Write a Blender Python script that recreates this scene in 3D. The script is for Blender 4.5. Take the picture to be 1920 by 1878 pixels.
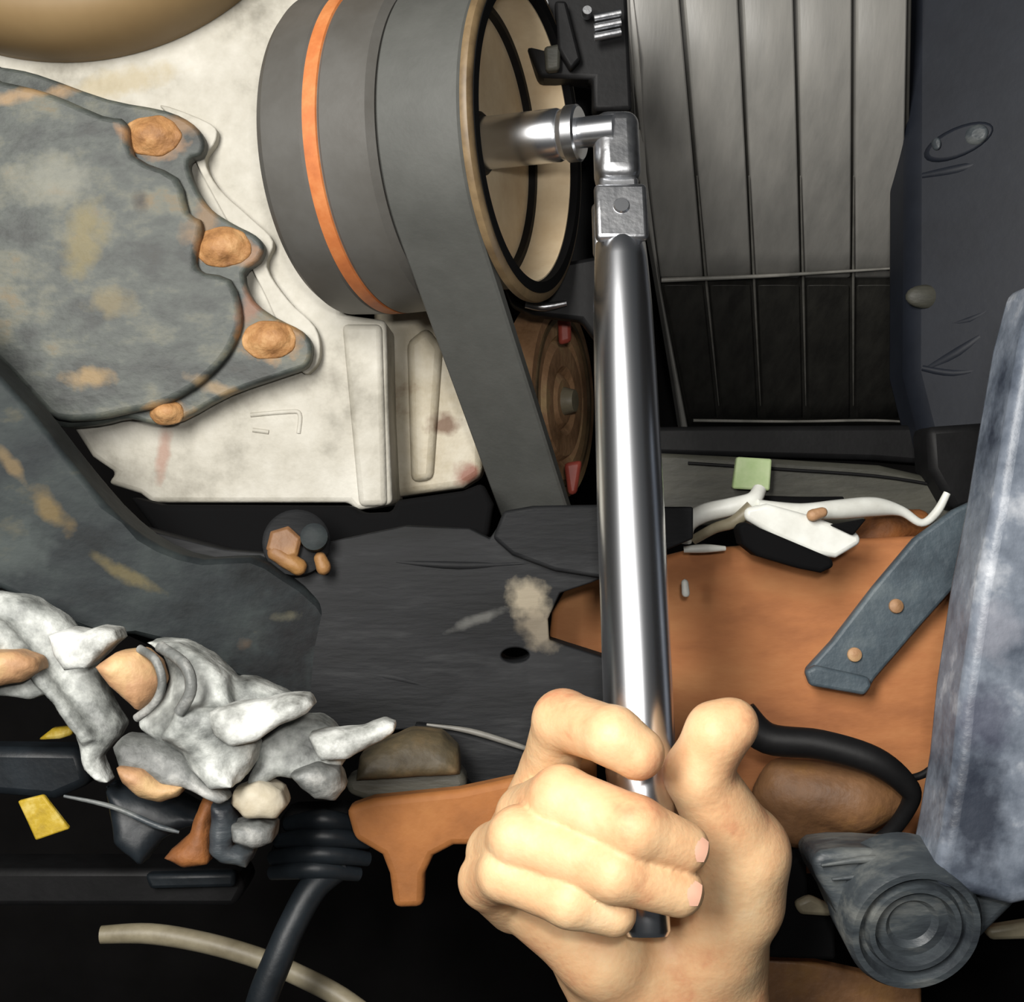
import bpy, bmesh, math
import numpy as np
from mathutils import Vector, Matrix

# ------------------------------------------------------------------ clear
for o in list(bpy.data.objects):
    bpy.data.objects.remove(o)
SC = bpy.context.scene
COL = SC.collection

# ------------------------------------------------------------------ camera
F = 2400.0            # focal length in pixels of the 1920 x 1878 frame
CZ = 1.0              # camera height
cam_d = bpy.data.cameras.new('camera')
cam_d.sensor_fit = 'HORIZONTAL'
cam_d.sensor_width = 36.0
cam_d.lens = F / 1920.0 * 36.0
cam_d.clip_start = 0.01
cam_d.clip_end = 50
cam = bpy.data.objects.new('camera', cam_d)
cam.location = (0, 0, CZ)
cam.rotation_euler = (math.pi / 2, 0, 0)
COL.objects.link(cam)
SC.camera = cam

# ------------------------------------------------------------------ world, lamps, exposure
w = bpy.data.worlds.new('world')
SC.world = w
w.use_nodes = True
w.node_tree.nodes['Background'].inputs[0].default_value = (0.88, 0.94, 1.0, 1)
w.node_tree.nodes['Background'].inputs[1].default_value = 0.05

def area(name, loc, target, size, power, col, size_y=None):
    l = bpy.data.lights.new(name, 'AREA')
    l.energy = power
    l.color = col
    l.size = size
    if size_y:
        l.shape = 'RECTANGLE'
        l.size_y = size_y
    o = bpy.data.objects.new(name, l)
    o.location = loc
    o.rotation_euler = (Vector(target) - Vector(loc)).to_track_quat('-Z', 'Y').to_euler()
    COL.objects.link(o)
    return o
# tall shop light standing left of the camera, and a small fill lamp added at the camera to brighten the pulley's hollow
area('shop_light', (-0.25, -0.15, CZ + 0.26), (0.03, 0.55, CZ + 0.03), 0.22, 16.0, (1.0, 0.97, 0.92), 0.46)
area('camera_fill', (0.02, -0.02, CZ + 0.05), (0.02, 0.55, CZ + 0.03), 0.03, 1.7, (1.0, 0.97, 0.93))

SC.view_settings.view_transform = 'Standard'
SC.view_settings.look = 'None'
SC.view_settings.gamma = 1.0
SC.view_settings.exposure = -0.62
SC.view_settings.use_curve_mapping = False

# ------------------------------------------------------------------ helpers
def P(x, y, d):
    """a point at photograph pixel x, y and distance d (metres) from the camera plane"""
    return Vector(((x - 960.0) / F * d, d, CZ - (y - 939.0) / F * d))

def lin(c):
    out = []
    for v in c:
        v = v / 255.0
        out.append(v / 12.92 if v <= 0.04045 else ((v + 0.055) / 1.055) ** 2.4)
    return out + [1.0]

def mk(name, cols, scale=40, rough=0.5, metal=0.0, bump=0.0, bscale=300, stretch=(1, 1, 1),
       sss=0.0, spec=0.5, detail=5, rough2=None, coat=0.0, spots=()):
    """cols = [(pos, (r,g,b) sRGB)] through a noise; a second noise gives relief"""
    m = bpy.data.materials.new(name)
    m.use_nodes = True
    nt = m.node_tree
    b = nt.nodes['Principled BSDF']
    tc = nt.nodes.new('ShaderNodeTexCoord')
    mp = nt.nodes.new('ShaderNodeMapping')
    mp.inputs['Scale'].default_value = stretch
    nt.links.new(tc.outputs['Object'], mp.inputs[0])
    nz = nt.nodes.new('ShaderNodeTexNoise')
    nz.inputs['Scale'].default_value = scale
    nz.inputs['Detail'].default_value = detail
    nz.inputs['Roughness'].default_value = 0.62
    nt.links.new(mp.outputs[0], nz.inputs['Vector'])
    if len(cols) > 1:
        rp = nt.nodes.new('ShaderNodeValToRGB')
        e = rp.color_ramp.elements
        while len(e) < len(cols):
            e.new(0.5)
        for i, (p, c) in enumerate(cols):
            e[i].position = p
            e[i].color = lin(c)
        nt.links.new(nz.outputs['Fac'], rp.inputs[0])
        nt.links.new(rp.outputs[0], b.inputs['Base Color'])
    else:
        b.inputs['Base Color'].default_value = lin(cols[0][1])
    if spots:
        # stains with a shape of their own: ragged ellipsoids at places on the surface
        geo = nt.nodes.new('ShaderNodeNewGeometry')
        n3 = nt.nodes.new('ShaderNodeTexNoise')
        n3.inputs['Scale'].default_value = 130
        n3.inputs['Detail'].default_value = 5
        nt.links.new(geo.outputs['Position'], n3.inputs['Vector'])
        cur = b.inputs['Base Color'].links[0].from_socket
        for c, rad, ang, col, amt in spots:
            m1 = nt.nodes.new('ShaderNodeMapping')
            m1.vector_type = 'TEXTURE'
            m1.inputs['Location'].default_value = c
            m1.inputs['Rotation'].default_value = (0, ang, 0)
            m1.inputs['Scale'].default_value = rad
            nt.links.new(geo.outputs['Position'], m1.inputs[0])
            ln_ = nt.nodes.new('ShaderNodeVectorMath')
            ln_.operation = 'LENGTH'
            nt.links.new(m1.outputs[0], ln_.inputs[0])
            ad = nt.nodes.new('ShaderNodeMath')
            ad.operation = 'MULTIPLY_ADD'
            nt.links.new(n3.outputs['Fac'], ad.inputs[0])
            ad.inputs[1].default_value = 1.6
            nt.links.new(ln_.outputs['Value'], ad.inputs[2])
            mr = nt.nodes.new('ShaderNodeMapRange')
            mr.inputs['From Min'].default_value = 1.25
            mr.inputs['From Max'].default_value = 1.95
            mr.inputs['To Min'].default_value = amt
            mr.inputs['To Max'].default_value = 0.0
            nt.links.new(ad.outputs[0], mr.inputs['Value'])
            mx = nt.nodes.new('ShaderNodeMix')
            mx.data_type = 'RGBA'
            nt.links.new(mr.outputs[0], mx.inputs[0])
            nt.links.new(cur, mx.inputs[6])
            mx.inputs[7].default_value = lin(col)
            cur = mx.outputs[2]
        nt.links.new(cur, b.inputs['Base Color'])
    b.inputs['Roughness'].default_value = rough
    if rough2 is not None:
        mr = nt.nodes.new('ShaderNodeMapRange')
        mr.inputs['From Min'].default_value = 0.35
        mr.inputs['From Max'].default_value = 0.65
        mr.inputs['To Min'].default_value = rough
        mr.inputs['To Max'].default_value = rough2
        nt.links.new(nz.outputs['Fac'], mr.inputs['Value'])
        nt.links.new(mr.outputs[0], b.inputs['Roughness'])
    b.inputs['Metallic'].default_value = metal
    b.inputs['Specular IOR Level'].default_value = spec
    b.inputs['Coat Weight'].default_value = coat
    if sss:
        b.inputs['Subsurface Weight'].default_value = sss
        b.inputs['Subsurface Radius'].default_value = (1.0, 0.35, 0.2)
        b.inputs['Subsurface Scale'].default_value = 0.004
    if bump:
        n2 = nt.nodes.new('ShaderNodeTexNoise')
        n2.inputs['Scale'].default_value = bscale
        n2.inputs['Detail'].default_value = 4
        nt.links.new(mp.outputs[0], n2.inputs['Vector'])
        bp = nt.nodes.new('ShaderNodeBump')
        bp.inputs['Strength'].default_value = bump
        bp.inputs['Distance'].default_value = 0.002
        nt.links.new(n2.outputs['Fac'], bp.inputs['Height'])
        nt.links.new(bp.outputs[0], b.inputs['Normal'])
    return m

def wloc(o):
    v = Vector((0, 0, 0))
    while o is not None:
        v = v + o.location
        o = o.parent
    return v

def thing(name, label, cat, loc, group=None, kind=None):
    o = bpy.data.objects.new(name, None)
    o.empty_display_size = 0.01
    o.location = loc
    COL.objects.link(o)
    o['label'] = label
    if kind:
        o['kind'] = kind
    else:
        o['category'] = cat
    if group:
        o['group'] = group
    return o

def tag(o, label, cat, group=None, kind=None):
    o['label'] = label
    o['category'] = cat
    if group:
        o['group'] = group
    if kind:
        o['kind'] = kind
    return o

def link(name, verts, faces, mat, par=None, smooth=True, bevel=0, seg=2, subd=0, angle=35, label=None):
    vs = [Vector(v) for v in verts]
    if par is None:
        lo = Vector([min(v[i] for v in vs) for i in range(3)])
        hi = Vector([max(v[i] for v in vs) for i in range(3)])
        org = (lo + hi) / 2
        org.z = lo.z
    else:
        org = wloc(par)
    me = bpy.data.meshes.new(name)
    me.from_pydata([v - org for v in vs], [], [tuple(f) for f in faces])
    me.update()
    bm = bmesh.new()
    bm.from_mesh(me)
    bmesh.ops.recalc_face_normals(bm, faces=bm.faces[:])
    bm.to_mesh(me)
    bm.free()
    o = bpy.data.objects.new(name, me)
    COL.objects.link(o)
    if par is None:
        o.location = org
    else:
        o.parent = par
    me.materials.append(mat)
    if bevel:
        md = o.modifiers.new('bevel', 'BEVEL')
        md.width = bevel
        md.segments = seg
        md.limit_method = 'ANGLE'
        md.angle_limit = math.radians(40)
    if subd:
        md = o.modifiers.new('subd', 'SUBSURF')
        md.levels = subd
        md.render_levels = subd
    if smooth:
        for p in me.polygons:
            p.use_smooth = True
        if not subd and angle < 180:
            try:
                me.set_sharp_from_angle(angle=math.radians(angle))
            except Exception:
                pass
    if label:
        o['label'] = label
    return o

def curve2(pts, n=6, closed=True):
    """Catmull-Rom through 2-D or 3-D points"""
    pts = [np.array(p, float) for p in pts]
    N = len(pts)
    out = []
    rng = range(N) if closed else range(N - 1)
    for i in rng:
        if closed:
            p0, p1, p2, p3 = pts[(i - 1) % N], pts[i], pts[(i + 1) % N], pts[(i + 2) % N]
        else:
            p0, p1, p2, p3 = pts[max(i - 1, 0)], pts[i], pts[i + 1], pts[min(i + 2, N - 1)]
        for k in range(n):
            t = k / n
            out.append(0.5 * ((2 * p1) + (-p0 + p2) * t + (2 * p0 - 5 * p1 + 4 * p2 - p3) * t * t +
                              (-p0 + 3 * p1 - 3 * p2 + p3) * t ** 3))
    if not closed:
        out.append(pts[-1])
    return out

def plate(name, outline, d, thick, mat, par=None, bevel=0.001, seg=2, n=0, push=(0, 1, 0), label=None, angle=35):
    """solid slab: outline given in photo pixels at distance d (number or function), `thick` metres deep"""
    if n:
        outline = [tuple(p) for p in curve2(outline, n)]
    f = d if callable(d) else (lambda x, y: d)
    fr = [P(x, y, f(x, y)) for x, y in outline]
    bk = [v + Vector(push) * thick for v in fr]
    N = len(fr)
    faces = [list(range(N)), list(range(2 * N - 1, N - 1, -1))]
    for i in range(N):
        j = (i + 1) % N
        faces.append([i, i + N, j + N, j])
    return link(name, fr + bk, faces, mat, par, True, bevel, seg, label=label, angle=angle)

def tube(name, pts, radii, mat, par=None, n=16, sub=6, label=None, cap=True):
    """round tube through 3-D points"""
    if sub > 1:
        rr = radii if isinstance(radii, (list, tuple)) else [radii] * len(pts)
        q = curve2([(p[0], p[1], p[2], r) for p, r in zip(pts, rr)], sub, False)
        pts = [Vector(p[:3]) for p in q]
        rr = [p[3] for p in q]
    else:
        rr = radii if isinstance(radii, (list, tuple)) else [radii] * len(pts)
        pts = [Vector(p) for p in pts]
    V, Fc = [], []
    up = None
    for i, p in enumerate(pts):
        t = (pts[min(i + 1, len(pts) - 1)] - pts[max(i - 1, 0)]).normalized()
        if up is None:
            a = Vector((0, 1, 0)) if abs(t.y) < 0.8 else Vector((1, 0, 0))
            up = t.cross(a).normalized()
        up = (up - t * up.dot(t)).normalized()
        b = t.cross(up)
        for k in range(n):
            a = 2 * math.pi * k / n
            V.append(p + (up * math.cos(a) + b * math.sin(a)) * rr[i])
    for i in range(len(pts) - 1):
        for k in range(n):
            Fc.append([i * n + k, i * n + (k + 1) % n, (i + 1) * n + (k + 1) % n, (i + 1) * n + k])
    if cap:
        Fc.append(list(range(n))[::-1])
        Fc.append([(len(pts) - 1) * n + k for k in range(n)])
    return link(name, V, Fc, mat, par, True, label=label, angle=60)

def lathe(name, prof, o, u, mat, par=None, n=64, closed=False, label=None, angle=35, bevel=0):
    """prof = [(s, r)] along axis o + s*u"""
    o = Vector(o)
    u = Vector(u).normalized()
    a = Vector((0, 0, 1)) if abs(u.z) < 0.9 else Vector((1, 0, 0))
    e1 = u.cross(a).normalized()
    e2 = u.cross(e1).normalized()
    V, Fc = [], []
    for s, r in prof:
        for k in range(n):
            t = 2 * math.pi * k / n
            V.append(o + u * s + (e1 * math.cos(t) + e2 * math.sin(t)) * max(r, 1e-5))
    m = len(prof)
    for i in range(m if closed else m - 1):
        j = (i + 1) % m
        for k in range(n):
            Fc.append([i * n + k, i * n + (k + 1) % n, j * n + (k + 1) % n, j * n + k])
    if not closed:
        Fc.append(list(range(n))[::-1])
        Fc.append([(m - 1) * n + k for k in range(n)])
    return link(name, V, Fc, mat, par, True, bevel, label=label, angle=angle)

# --- implicit surfaces (organic castings and the hand)
def surface_nets(v, org, h):
    s = v < 0
    nx, ny, nz = v.shape
    cs = np.zeros((nx - 1, ny - 1, nz - 1), int)
    corners = [(i, j, k) for i in (0, 1) for j in (0, 1) for k in (0, 1)]
    for i, j, k in corners:
        cs += s[i:nx - 1 + i, j:ny - 1 + j, k:nz - 1 + k]
    act = (cs > 0) & (cs < 8)
    I = np.argwhere(act)
    idx = -np.ones(act.shape, int)
    idx[act] = np.arange(len(I))
    acc = np.zeros((len(I), 3))
    cnt = np.zeros(len(I))
    for a in corners:
        for ax in range(3):
            if a[ax] == 0:
                b = list(a)
                b[ax] = 1
                va = v[I[:, 0] + a[0], I[:, 1] + a[1], I[:, 2] + a[2]]
                vb = v[I[:, 0] + b[0], I[:, 1] + b[1], I[:, 2] + b[2]]
                mk_ = (va < 0) != (vb < 0)
                t = np.where(mk_, va / np.where(va - vb == 0, 1, va - vb), 0)
                pt = np.tile(np.array(a, float), (len(I), 1))
                pt[:, ax] += t
                acc[mk_] += pt[mk_]
                cnt[mk_] += 1
    vert = org + (I + acc / cnt[:, None]) * h
    faces = []
    for ax in range(3):
        b, c = (ax + 1) % 3, (ax + 2) % 3
        sl0 = [slice(None)] * 3
        sl1 = [slice(None)] * 3
        sl0[ax] = slice(0, -1)
        sl1[ax] = slice(1, None)
        ch = s[tuple(sl0)] != s[tuple(sl1)]
        E = np.argwhere(ch)
        ok = (E[:, b] > 0) & (E[:, c] > 0) & (E[:, b] < v.shape[b] - 1) & (E[:, c] < v.shape[c] - 1)
        E = E[ok]
        flip = s[E[:, 0], E[:, 1], E[:, 2]]
        q = []
        for db, dc in ((-1, -1), (0, -1), (0, 0), (-1, 0)):
            e = E.copy()
            e[:, b] += db
            e[:, c] += dc
            q.append(idx[e[:, 0], e[:, 1], e[:, 2]])
        q = np.stack(q, 1)
        q[~flip] = q[~flip][:, ::-1]
        faces.append(q)
    return vert, np.concatenate(faces)

def smin(a, b, k):
    if k <= 0:
        return np.minimum(a, b)
    hh = np.maximum(k - np.abs(a - b), 0) / k
    return np.minimum(a, b) - hh * hh * k * 0.25

def cone(p1, r1, p2, r2):
    return ('c', np.array(p1, float), r1, np.array(p2, float), r2)

def ell(c, r):
    return ('e', np.array(c, float), np.array(r, float))

def poly(pts, d, half, r, tx=0.0, tz=0.0):
    """rounded slab over a photo-pixel polygon; tx, tz tilt its face"""
    w = np.array([[P(x, y, d).x, P(x, y, d).z] for x, y in pts])
    return ('p', w, d, half, r, tx, tz)

def sdf_prim(g, X):
    if g[0] == 'p':
        _, w, d, half, r, tx, tz = g
        Q = X[:, 0, :, :][..., [0, 2]]
        best = np.full(Q.shape[:2], 1e9)
        sign = np.ones(Q.shape[:2])
        N = len(w)
        for i in range(N):
            a, b = w[i], w[(i + 1) % N]
            e = b - a
            v = Q - a
            t = np.clip((v @ e) / (e @ e), 0, 1)
            df = v - t[..., None] * e
            best = np.minimum(best, (df * df).sum(-1))
            c1 = (Q[..., 1] >= a[1])
            c2 = (Q[..., 1] < b[1])
            c3 = (e[0] * v[..., 1] > e[1] * v[..., 0])
            fl = (c1 & c2 & c3) | (~c1 & ~c2 & ~c3)
            sign = np.where(fl, -sign, sign)
        d2 = (np.sqrt(best) * sign)[:, None, :]
        c = w.mean(0)
        yc = d + half + tx * (X[..., 0] - c[0]) + tz * (X[..., 2] - c[1])
        qx = d2 + r + 0 * yc
        qy = np.abs(X[..., 1] - yc) - half + r
        return np.minimum(np.maximum(qx, qy), 0) + np.sqrt(np.maximum(qx, 0) ** 2 + np.maximum(qy, 0) ** 2) - r
    if g[0] == 'c':
        _, a, r1, b, r2 = g
        ab = b - a
        t = np.clip(((X - a) @ ab) / max(ab @ ab, 1e-12), 0, 1)
        q = X - a - t[..., None] * ab
        return np.sqrt((q * q).sum(-1)) - (r1 + (r2 - r1) * t)
    if g[0] == 'e':
        _, c, r = g
        q = (X - c)
        k0 = np.sqrt(((q / r) ** 2).sum(-1))
        k1 = np.sqrt(((q / (r * r)) ** 2).sum(-1)) + 1e-9
        return k0 * (k0 - 1.0) / k1

def blob(name, groups, mat, par=None, h=0.0015, label=None, wobble=0.0):
    """groups = [(k_inside, k_to_rest, [prims])]"""
    lo = np.full(3, 1e9)
    hi = np.full(3, -1e9)
    for _, _, ps in groups:
        for g in ps:
            if g[0] == 'c':
                for p, r in ((g[1], g[2]), (g[3], g[4])):
                    lo = np.minimum(lo, p - r)
                    hi = np.maximum(hi, p + r)
            elif g[0] == 'p':
                ex = abs(g[5]) * np.ptp(g[1][:, 0]) + abs(g[6]) * np.ptp(g[1][:, 1])
                lo = np.minimum(lo, [g[1][:, 0].min(), g[2] - ex, g[1][:, 1].min()])
                hi = np.maximum(hi, [g[1][:, 0].max(), g[2] + 2 * g[3] + ex, g[1][:, 1].max()])
            else:
                lo = np.minimum(lo, g[1] - g[2])
                hi = np.maximum(hi, g[1] + g[2])
    lo -= 4 * h + 0.002
    hi += 4 * h + 0.002
    nn = np.ceil((hi - lo) / h).astype(int) + 1
    gx = [lo[i] + np.arange(nn[i]) * h for i in range(3)]
    X = np.stack(np.meshgrid(*gx, indexing='ij'), -1)
    tot = None
    for kin, kout, ps in groups:
        v = None
        for g in ps:
            dd = sdf_prim(g, X)
            v = dd if v is None else smin(v, dd, kin)
        tot = v if tot is None else smin(tot, v, kout)
    if wobble:
        tot = tot + wobble * (np.sin(X[..., 0] * 310 + 1.3) * np.sin(X[..., 2] * 270) +
                              0.6 * np.sin(X[..., 0] * 620 + X[..., 1] * 500) * np.sin(X[..., 2] * 700 + 2))
    V, Q = surface_nets(tot, lo, h)
    return link(name, V.tolist(), Q.tolist(), mat, par, True, label=label, angle=180)

def pc(x1, y1, d1, r1, x2, y2, d2, r2):
    """tapered capsule in photo pixels / distances, radii in pixels at that distance"""
    return cone(P(x1, y1, d1), r1 / F * d1, P(x2, y2, d2), r2 / F * d2)

def hexhead(name, c, nrm, r, hgt, mat, par=None, label=None):
    c = Vector(c)
    u = Vector(nrm).normalized()
    a = Vector((0, 0, 1)) if abs(u.z) < 0.9 else Vector((1, 0, 0))
    e1 = u.cross(a).normalized()
    e2 = u.cross(e1)
    V, Fc = [], []
    for s, k in ((0, 1), (hgt * 0.75, 1), (hgt, 0.8)):
        for i in range(6):
            t = math.pi / 3 * i + 0.3
            V.append(c + u * s + (e1 * math.cos(t) + e2 * math.sin(t)) * r * k)
    for j in range(2):
        for i in range(6):
            Fc.append([j * 6 + i, j * 6 + (i + 1) % 6, (j + 1) * 6 + (i + 1) % 6, (j + 1) * 6 + i])
    Fc.append([0, 1, 2, 3, 4, 5][::-1])
    Fc.append([12, 13, 14, 15, 16, 17])
    return link(name, V, Fc, mat, par, True, 0.0004, 2, label=label)

def spot(x, y, d, rx, ry, ang, col, amt=0.85):
    return (P(x, y, d), (rx / F * d, 0.03, ry / F * d), math.radians(ang), tuple(0.84 * c for c in col), amt)

# ------------------------------------------------------------------ materials
M = {}
M['chrome'] = mk('chrome', [(0, (240, 242, 246))], rough=0.26, metal=1.0)
M['chrome_satin'] = mk('chrome_satin', [(0.3, (170, 172, 176)), (0.7, (220, 221, 223))], 120, 0.34, 1.0, 0.06, 400)
M['skin'] = mk('skin', [(0.28, (206, 146, 108)), (0.42, (222, 176, 132)), (0.6, (229, 192, 148)), (0.75, (232, 204, 164))], 40, 0.52, 0, 0.14, 420, sss=0.15, spec=0.35)
M['nail'] = mk('nail', [(0.3, (232, 178, 152)), (0.7, (238, 190, 164))], 60, 0.4, spec=0.45)
M['pulley'] = mk('pulley_black', [(0.3, (74, 72, 68)), (0.7, (88, 87, 84))], 30, 0.45, 0.0, 0.03, 300, spec=0.4)
M['orange'] = mk('orange_stripe', [(0.3, (160, 88, 46)), (0.5, (184, 108, 58)), (0.7, (200, 132, 80))], 60, 0.6)
M['belt'] = mk('belt_rubber', [(0.3, (68, 69, 66)), (0.7, (80, 81, 78))], 40, 0.65, 0, 0.05, 500)
M['rim_brown'] = mk('rim_brown', [(0.3, (84, 68, 48)), (0.7, (128, 108, 78))], 60, 0.5)
M['tan_metal'] = mk('tan_metal', [(0.3, (206, 182, 146)), (0.7, (230, 212, 180))], 40, 0.6, 0, 0.05, 300)
M['black'] = mk('black_plastic', [(0.3, (14, 14, 15)), (0.7, (24, 24, 25))], 40, 0.55, 0, 0.05, 300, spec=0.2)
M['blackmatte'] = mk('black_matte', [(0, (12, 12, 13))], rough=0.9, spec=0.1)
M['alu'] = mk('cast_aluminium', [(0.30, (128, 124, 112)), (0.48, (172, 168, 156)), (0.7, (194, 191, 181))], 28, 0.62, 0.0, 0.2, 260, spots=(spot(302, 850, .61, 14, 60, 8, (176, 120, 96), .6), spot(220, 150, .61, 120, 26, -14, (190, 170, 120), .5)))
M['alu_warm'] = mk('cast_aluminium_stained', [(0.28, (118, 94, 68)), (0.42, (168, 158, 136)), (0.7, (196, 190, 174))], 32, 0.62, 0.0, 0.2, 260, spots=(spot(835, 795, .655, 34, 22, 0, (110, 70, 40)), spot(880, 890, .655, 30, 24, 0, (150, 84, 66))))
M['pan'] = mk('oil_pan_steel', [(0.26, (40, 40, 35)), (0.40, (48, 52, 50)), (0.52, (68, 73, 69)), (0.62, (92, 93, 82)), (0.74, (108, 92, 64))], 42, 0.58, 0.0, 0.22, 220, stretch=(0.85, 1, 1.3), spots=(spot(285,255,.59,60,34,0,(196,142,88)), spot(330,230,.59,70,26,-20,(150,116,78)), spot(418,463,.59,62,34,0,(196,138,84)), spot(380,400,.59,26,70,30,(140,112,78)), spot(505,637,.59,62,40,0,(202,146,72)), spot(470,560,.59,26,60,20,(146,104,80)), spot(313,774,.59,46,22,0,(196,150,92)), spot(420,735,.59,90,16,24,(158,134,98)), spot(249,370,.58,16,26,0,(40,34,24),.9), spot(150,440,.58,40,80,10,(136,122,72),.7), spot(160,705,.58,50,22,0,(170,140,90),.8), spot(60,160,.58,160,18,-17,(176,142,98),.8), spot(200,560,.58,50,30,0,(140,124,80),.6), spot(90,330,.58,80,50,0,(150,150,136),.6)))
M['pan_edge'] = mk('oil_pan_rusty_edge', [(0.3, (92, 78, 54)), (0.5, (150, 120, 80)), (0.7, (190, 150, 100))], 40, 0.65, 0, 0.3, 250)
M['rust_bolt'] = mk('rusty_bolt', [(0.3, (126, 86, 50)), (0.5, (168, 122, 76)), (0.7, (194, 152, 104))], 90, 0.65, 0, 0.3, 500)
M['tan_cover'] = mk('tan_cover', [(0.3, (122, 100, 68)), (0.7, (136, 114, 80))], 12, 0.55, 0, 0.0, spec=0.3)
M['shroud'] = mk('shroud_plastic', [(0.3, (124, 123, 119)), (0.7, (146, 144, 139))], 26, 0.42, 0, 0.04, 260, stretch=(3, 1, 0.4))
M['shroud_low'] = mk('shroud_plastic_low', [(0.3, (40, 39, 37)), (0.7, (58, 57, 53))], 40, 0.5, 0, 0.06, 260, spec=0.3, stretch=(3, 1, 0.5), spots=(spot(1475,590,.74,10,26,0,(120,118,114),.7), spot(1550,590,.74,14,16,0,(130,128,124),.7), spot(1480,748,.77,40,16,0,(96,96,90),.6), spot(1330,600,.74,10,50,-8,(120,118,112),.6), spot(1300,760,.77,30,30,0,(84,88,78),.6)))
M['shroud_edge'] = mk('shroud_edge', [(0.3, (92, 91, 86)), (0.7, (126, 124, 118))], 60, 0.45)
M['navy'] = mk('dark_navy_plastic', [(0.3, (22, 25, 32)), (0.7, (34, 38, 46))], 14, 0.5, 0, 0.03, 200, spec=0.25)
M['cross'] = mk('crossmember_black', [(0.3, (18, 19, 20)), (0.55, (28, 29, 31)), (0.75, (50, 51, 52))], 26, 0.62, 0, 0.15, 180, spec=0.18, stretch=(0.5, 1, 2.6), spots=(spot(990,1120,.57,48,34,0,(190,178,154),.75), spot(1010,1180,.57,34,42,-30,(160,148,128),.65), spot(900,1160,.57,60,12,-20,(120,120,116),.6)))
M['arm'] = mk('dirty_frame_steel', [(0.28, (18, 21, 22)), (0.45, (34, 39, 41)), (0.6, (48, 54, 54)), (0.74, (84, 80, 64))], 26, 0.62, 0, 0.18, 180, spec=0.2, stretch=(0.8, 1, 1.3), spots=(spot(600,1230,.55,150,170,0,(27,28,30),1.0), spot(20,870,.52,14,50,-38,(168,140,92),.4), spot(95,955,.52,22,60,-42,(158,130,72),.42), spot(225,1075,.52,70,14,32,(140,124,76),.42), spot(440,1215,.53,18,16,0,(132,104,76),.4), spot(520,1165,.54,34,14,0,(122,118,96),.7), spot(40,1030,.52,60,50,0,(84,92,90),.5)))
M['casting'] = mk('whitish_casting', [(0.30, (76, 76, 72)), (0.42, (150, 152, 148)), (0.52, (190, 192, 188)), (0.68, (222, 225, 222))], 55, 0.55, 0, 0.3, 320)
M['casting_grey'] = mk('grey_casting', [(0.3, (58, 60, 58)), (0.5, (104, 106, 104)), (0.7, (172, 172, 168))], 60, 0.55, 0, 0.3, 320)
M['casting_mid'] = mk('mottled_casting', [(0.30, (62, 64, 62)), (0.44, (122, 125, 122)), (0.56, (164, 167, 163)), (0.70, (214, 217, 213))], 60, 0.55, 0, 0.3, 320)  # bodies darker than the bosses: uneven lighting put into the colour
M['tanrust'] = mk('tan_rust', [(0.3, (130, 96, 64)), (0.5, (174, 134, 98)), (0.7, (198, 168, 120))], 40, 0.6, 0, 0.3, 260)
M['rust'] = mk('orange_rust', [(0.25, (136, 82, 46)), (0.5, (174, 112, 66)), (0.75, (192, 134, 84))], 20, 0.75, 0, 0.15, 260, stretch=(0.6, 1, 1.6))
M['rust_bracket'] = mk('brown_orange_rust', [(0.25, (110, 66, 28)), (0.5, (146, 92, 44)), (0.75, (168, 114, 62))], 20, 0.75, 0, 0.15, 260)
M['rust_dark'] = mk('dark_rust', [(0.3, (80, 46, 22)), (0.5, (128, 78, 36)), (0.7, (160, 104, 52))], 30, 0.7, 0, 0.4, 240)
M['brown'] = mk('brown_rust', [(0.3, (88, 62, 42)), (0.5, (126, 90, 58)), (0.7, (152, 112, 60))], 22, 0.6, 0, 0.3, 240)
M['brown_dark'] = mk('dark_greenish_brown', [(0.3, (46, 42, 32)), (0.5, (80, 70, 50)), (0.7, (112, 94, 66))], 40, 0.6, 0, 0.25, 240)
M['olive'] = mk('olive_grey', [(0.3, (44, 44, 38)), (0.7, (76, 75, 66))], 30, 0.6, 0, 0.2, 240, stretch=(0.5, 1, 2))
M['strap'] = mk('blue_grey_strap', [(0.3, (52, 62, 70)), (0.5, (76, 88, 96)), (0.7, (104, 114, 118))], 26, 0.55, 0, 0.3, 240)
M['strut'] = mk('blue_grey_strut', [(0.28, (48, 54, 66)), (0.42, (88, 96, 108)), (0.56, (122, 130, 142)), (0.72, (196, 200, 206))], 30, 0.42, 0.0, 0.25, 180, spots=(spot(1850,1350,.5,60,70,0,(80,80,100),.6), spot(1830,1520,.5,60,130,0,(44,50,64),.85), spot(1870,1180,.5,50,60,0,(170,172,184),.6)))
M['strut_dark'] = mk('dark_blue_grey', [(0.28, (34, 38, 44)), (0.5, (62, 68, 72)), (0.72, (122, 124, 120))], 36, 0.48, 0, 0.3, 200, stretch=(0.5, 1, 1.6))
M['white_plastic'] = mk('white_plastic', [(0.3, (206, 206, 198)), (0.7, (232, 234, 228))], 60, 0.45)
M['green_tape'] = mk('green_tape', [(0.3, (166, 196, 130)), (0.7, (208, 222, 178))], 50, 0.6)
M['yellow'] = mk('yellow_tag', [(0.3, (120, 96, 14)), (0.5, (176, 148, 36)), (0.7, (220, 204, 130))], 60, 0.6, 0, 0.3, 200)
M['beige_pipe'] = mk('beige_pipe', [(0.3, (104, 96, 76)), (0.7, (150, 142, 120))], 40, 0.5, 0, 0.1, 200)
M['hose'] = mk('black_hose', [(0.3, (18, 22, 26)), (0.7, (32, 38, 43))], 40, 0.45, 0, 0.1, 200, spec=0.3)
M['red'] = mk('dull_red', [(0.3, (132, 50, 42)), (0.7, (176, 82, 66))], 60, 0.5)
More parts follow.
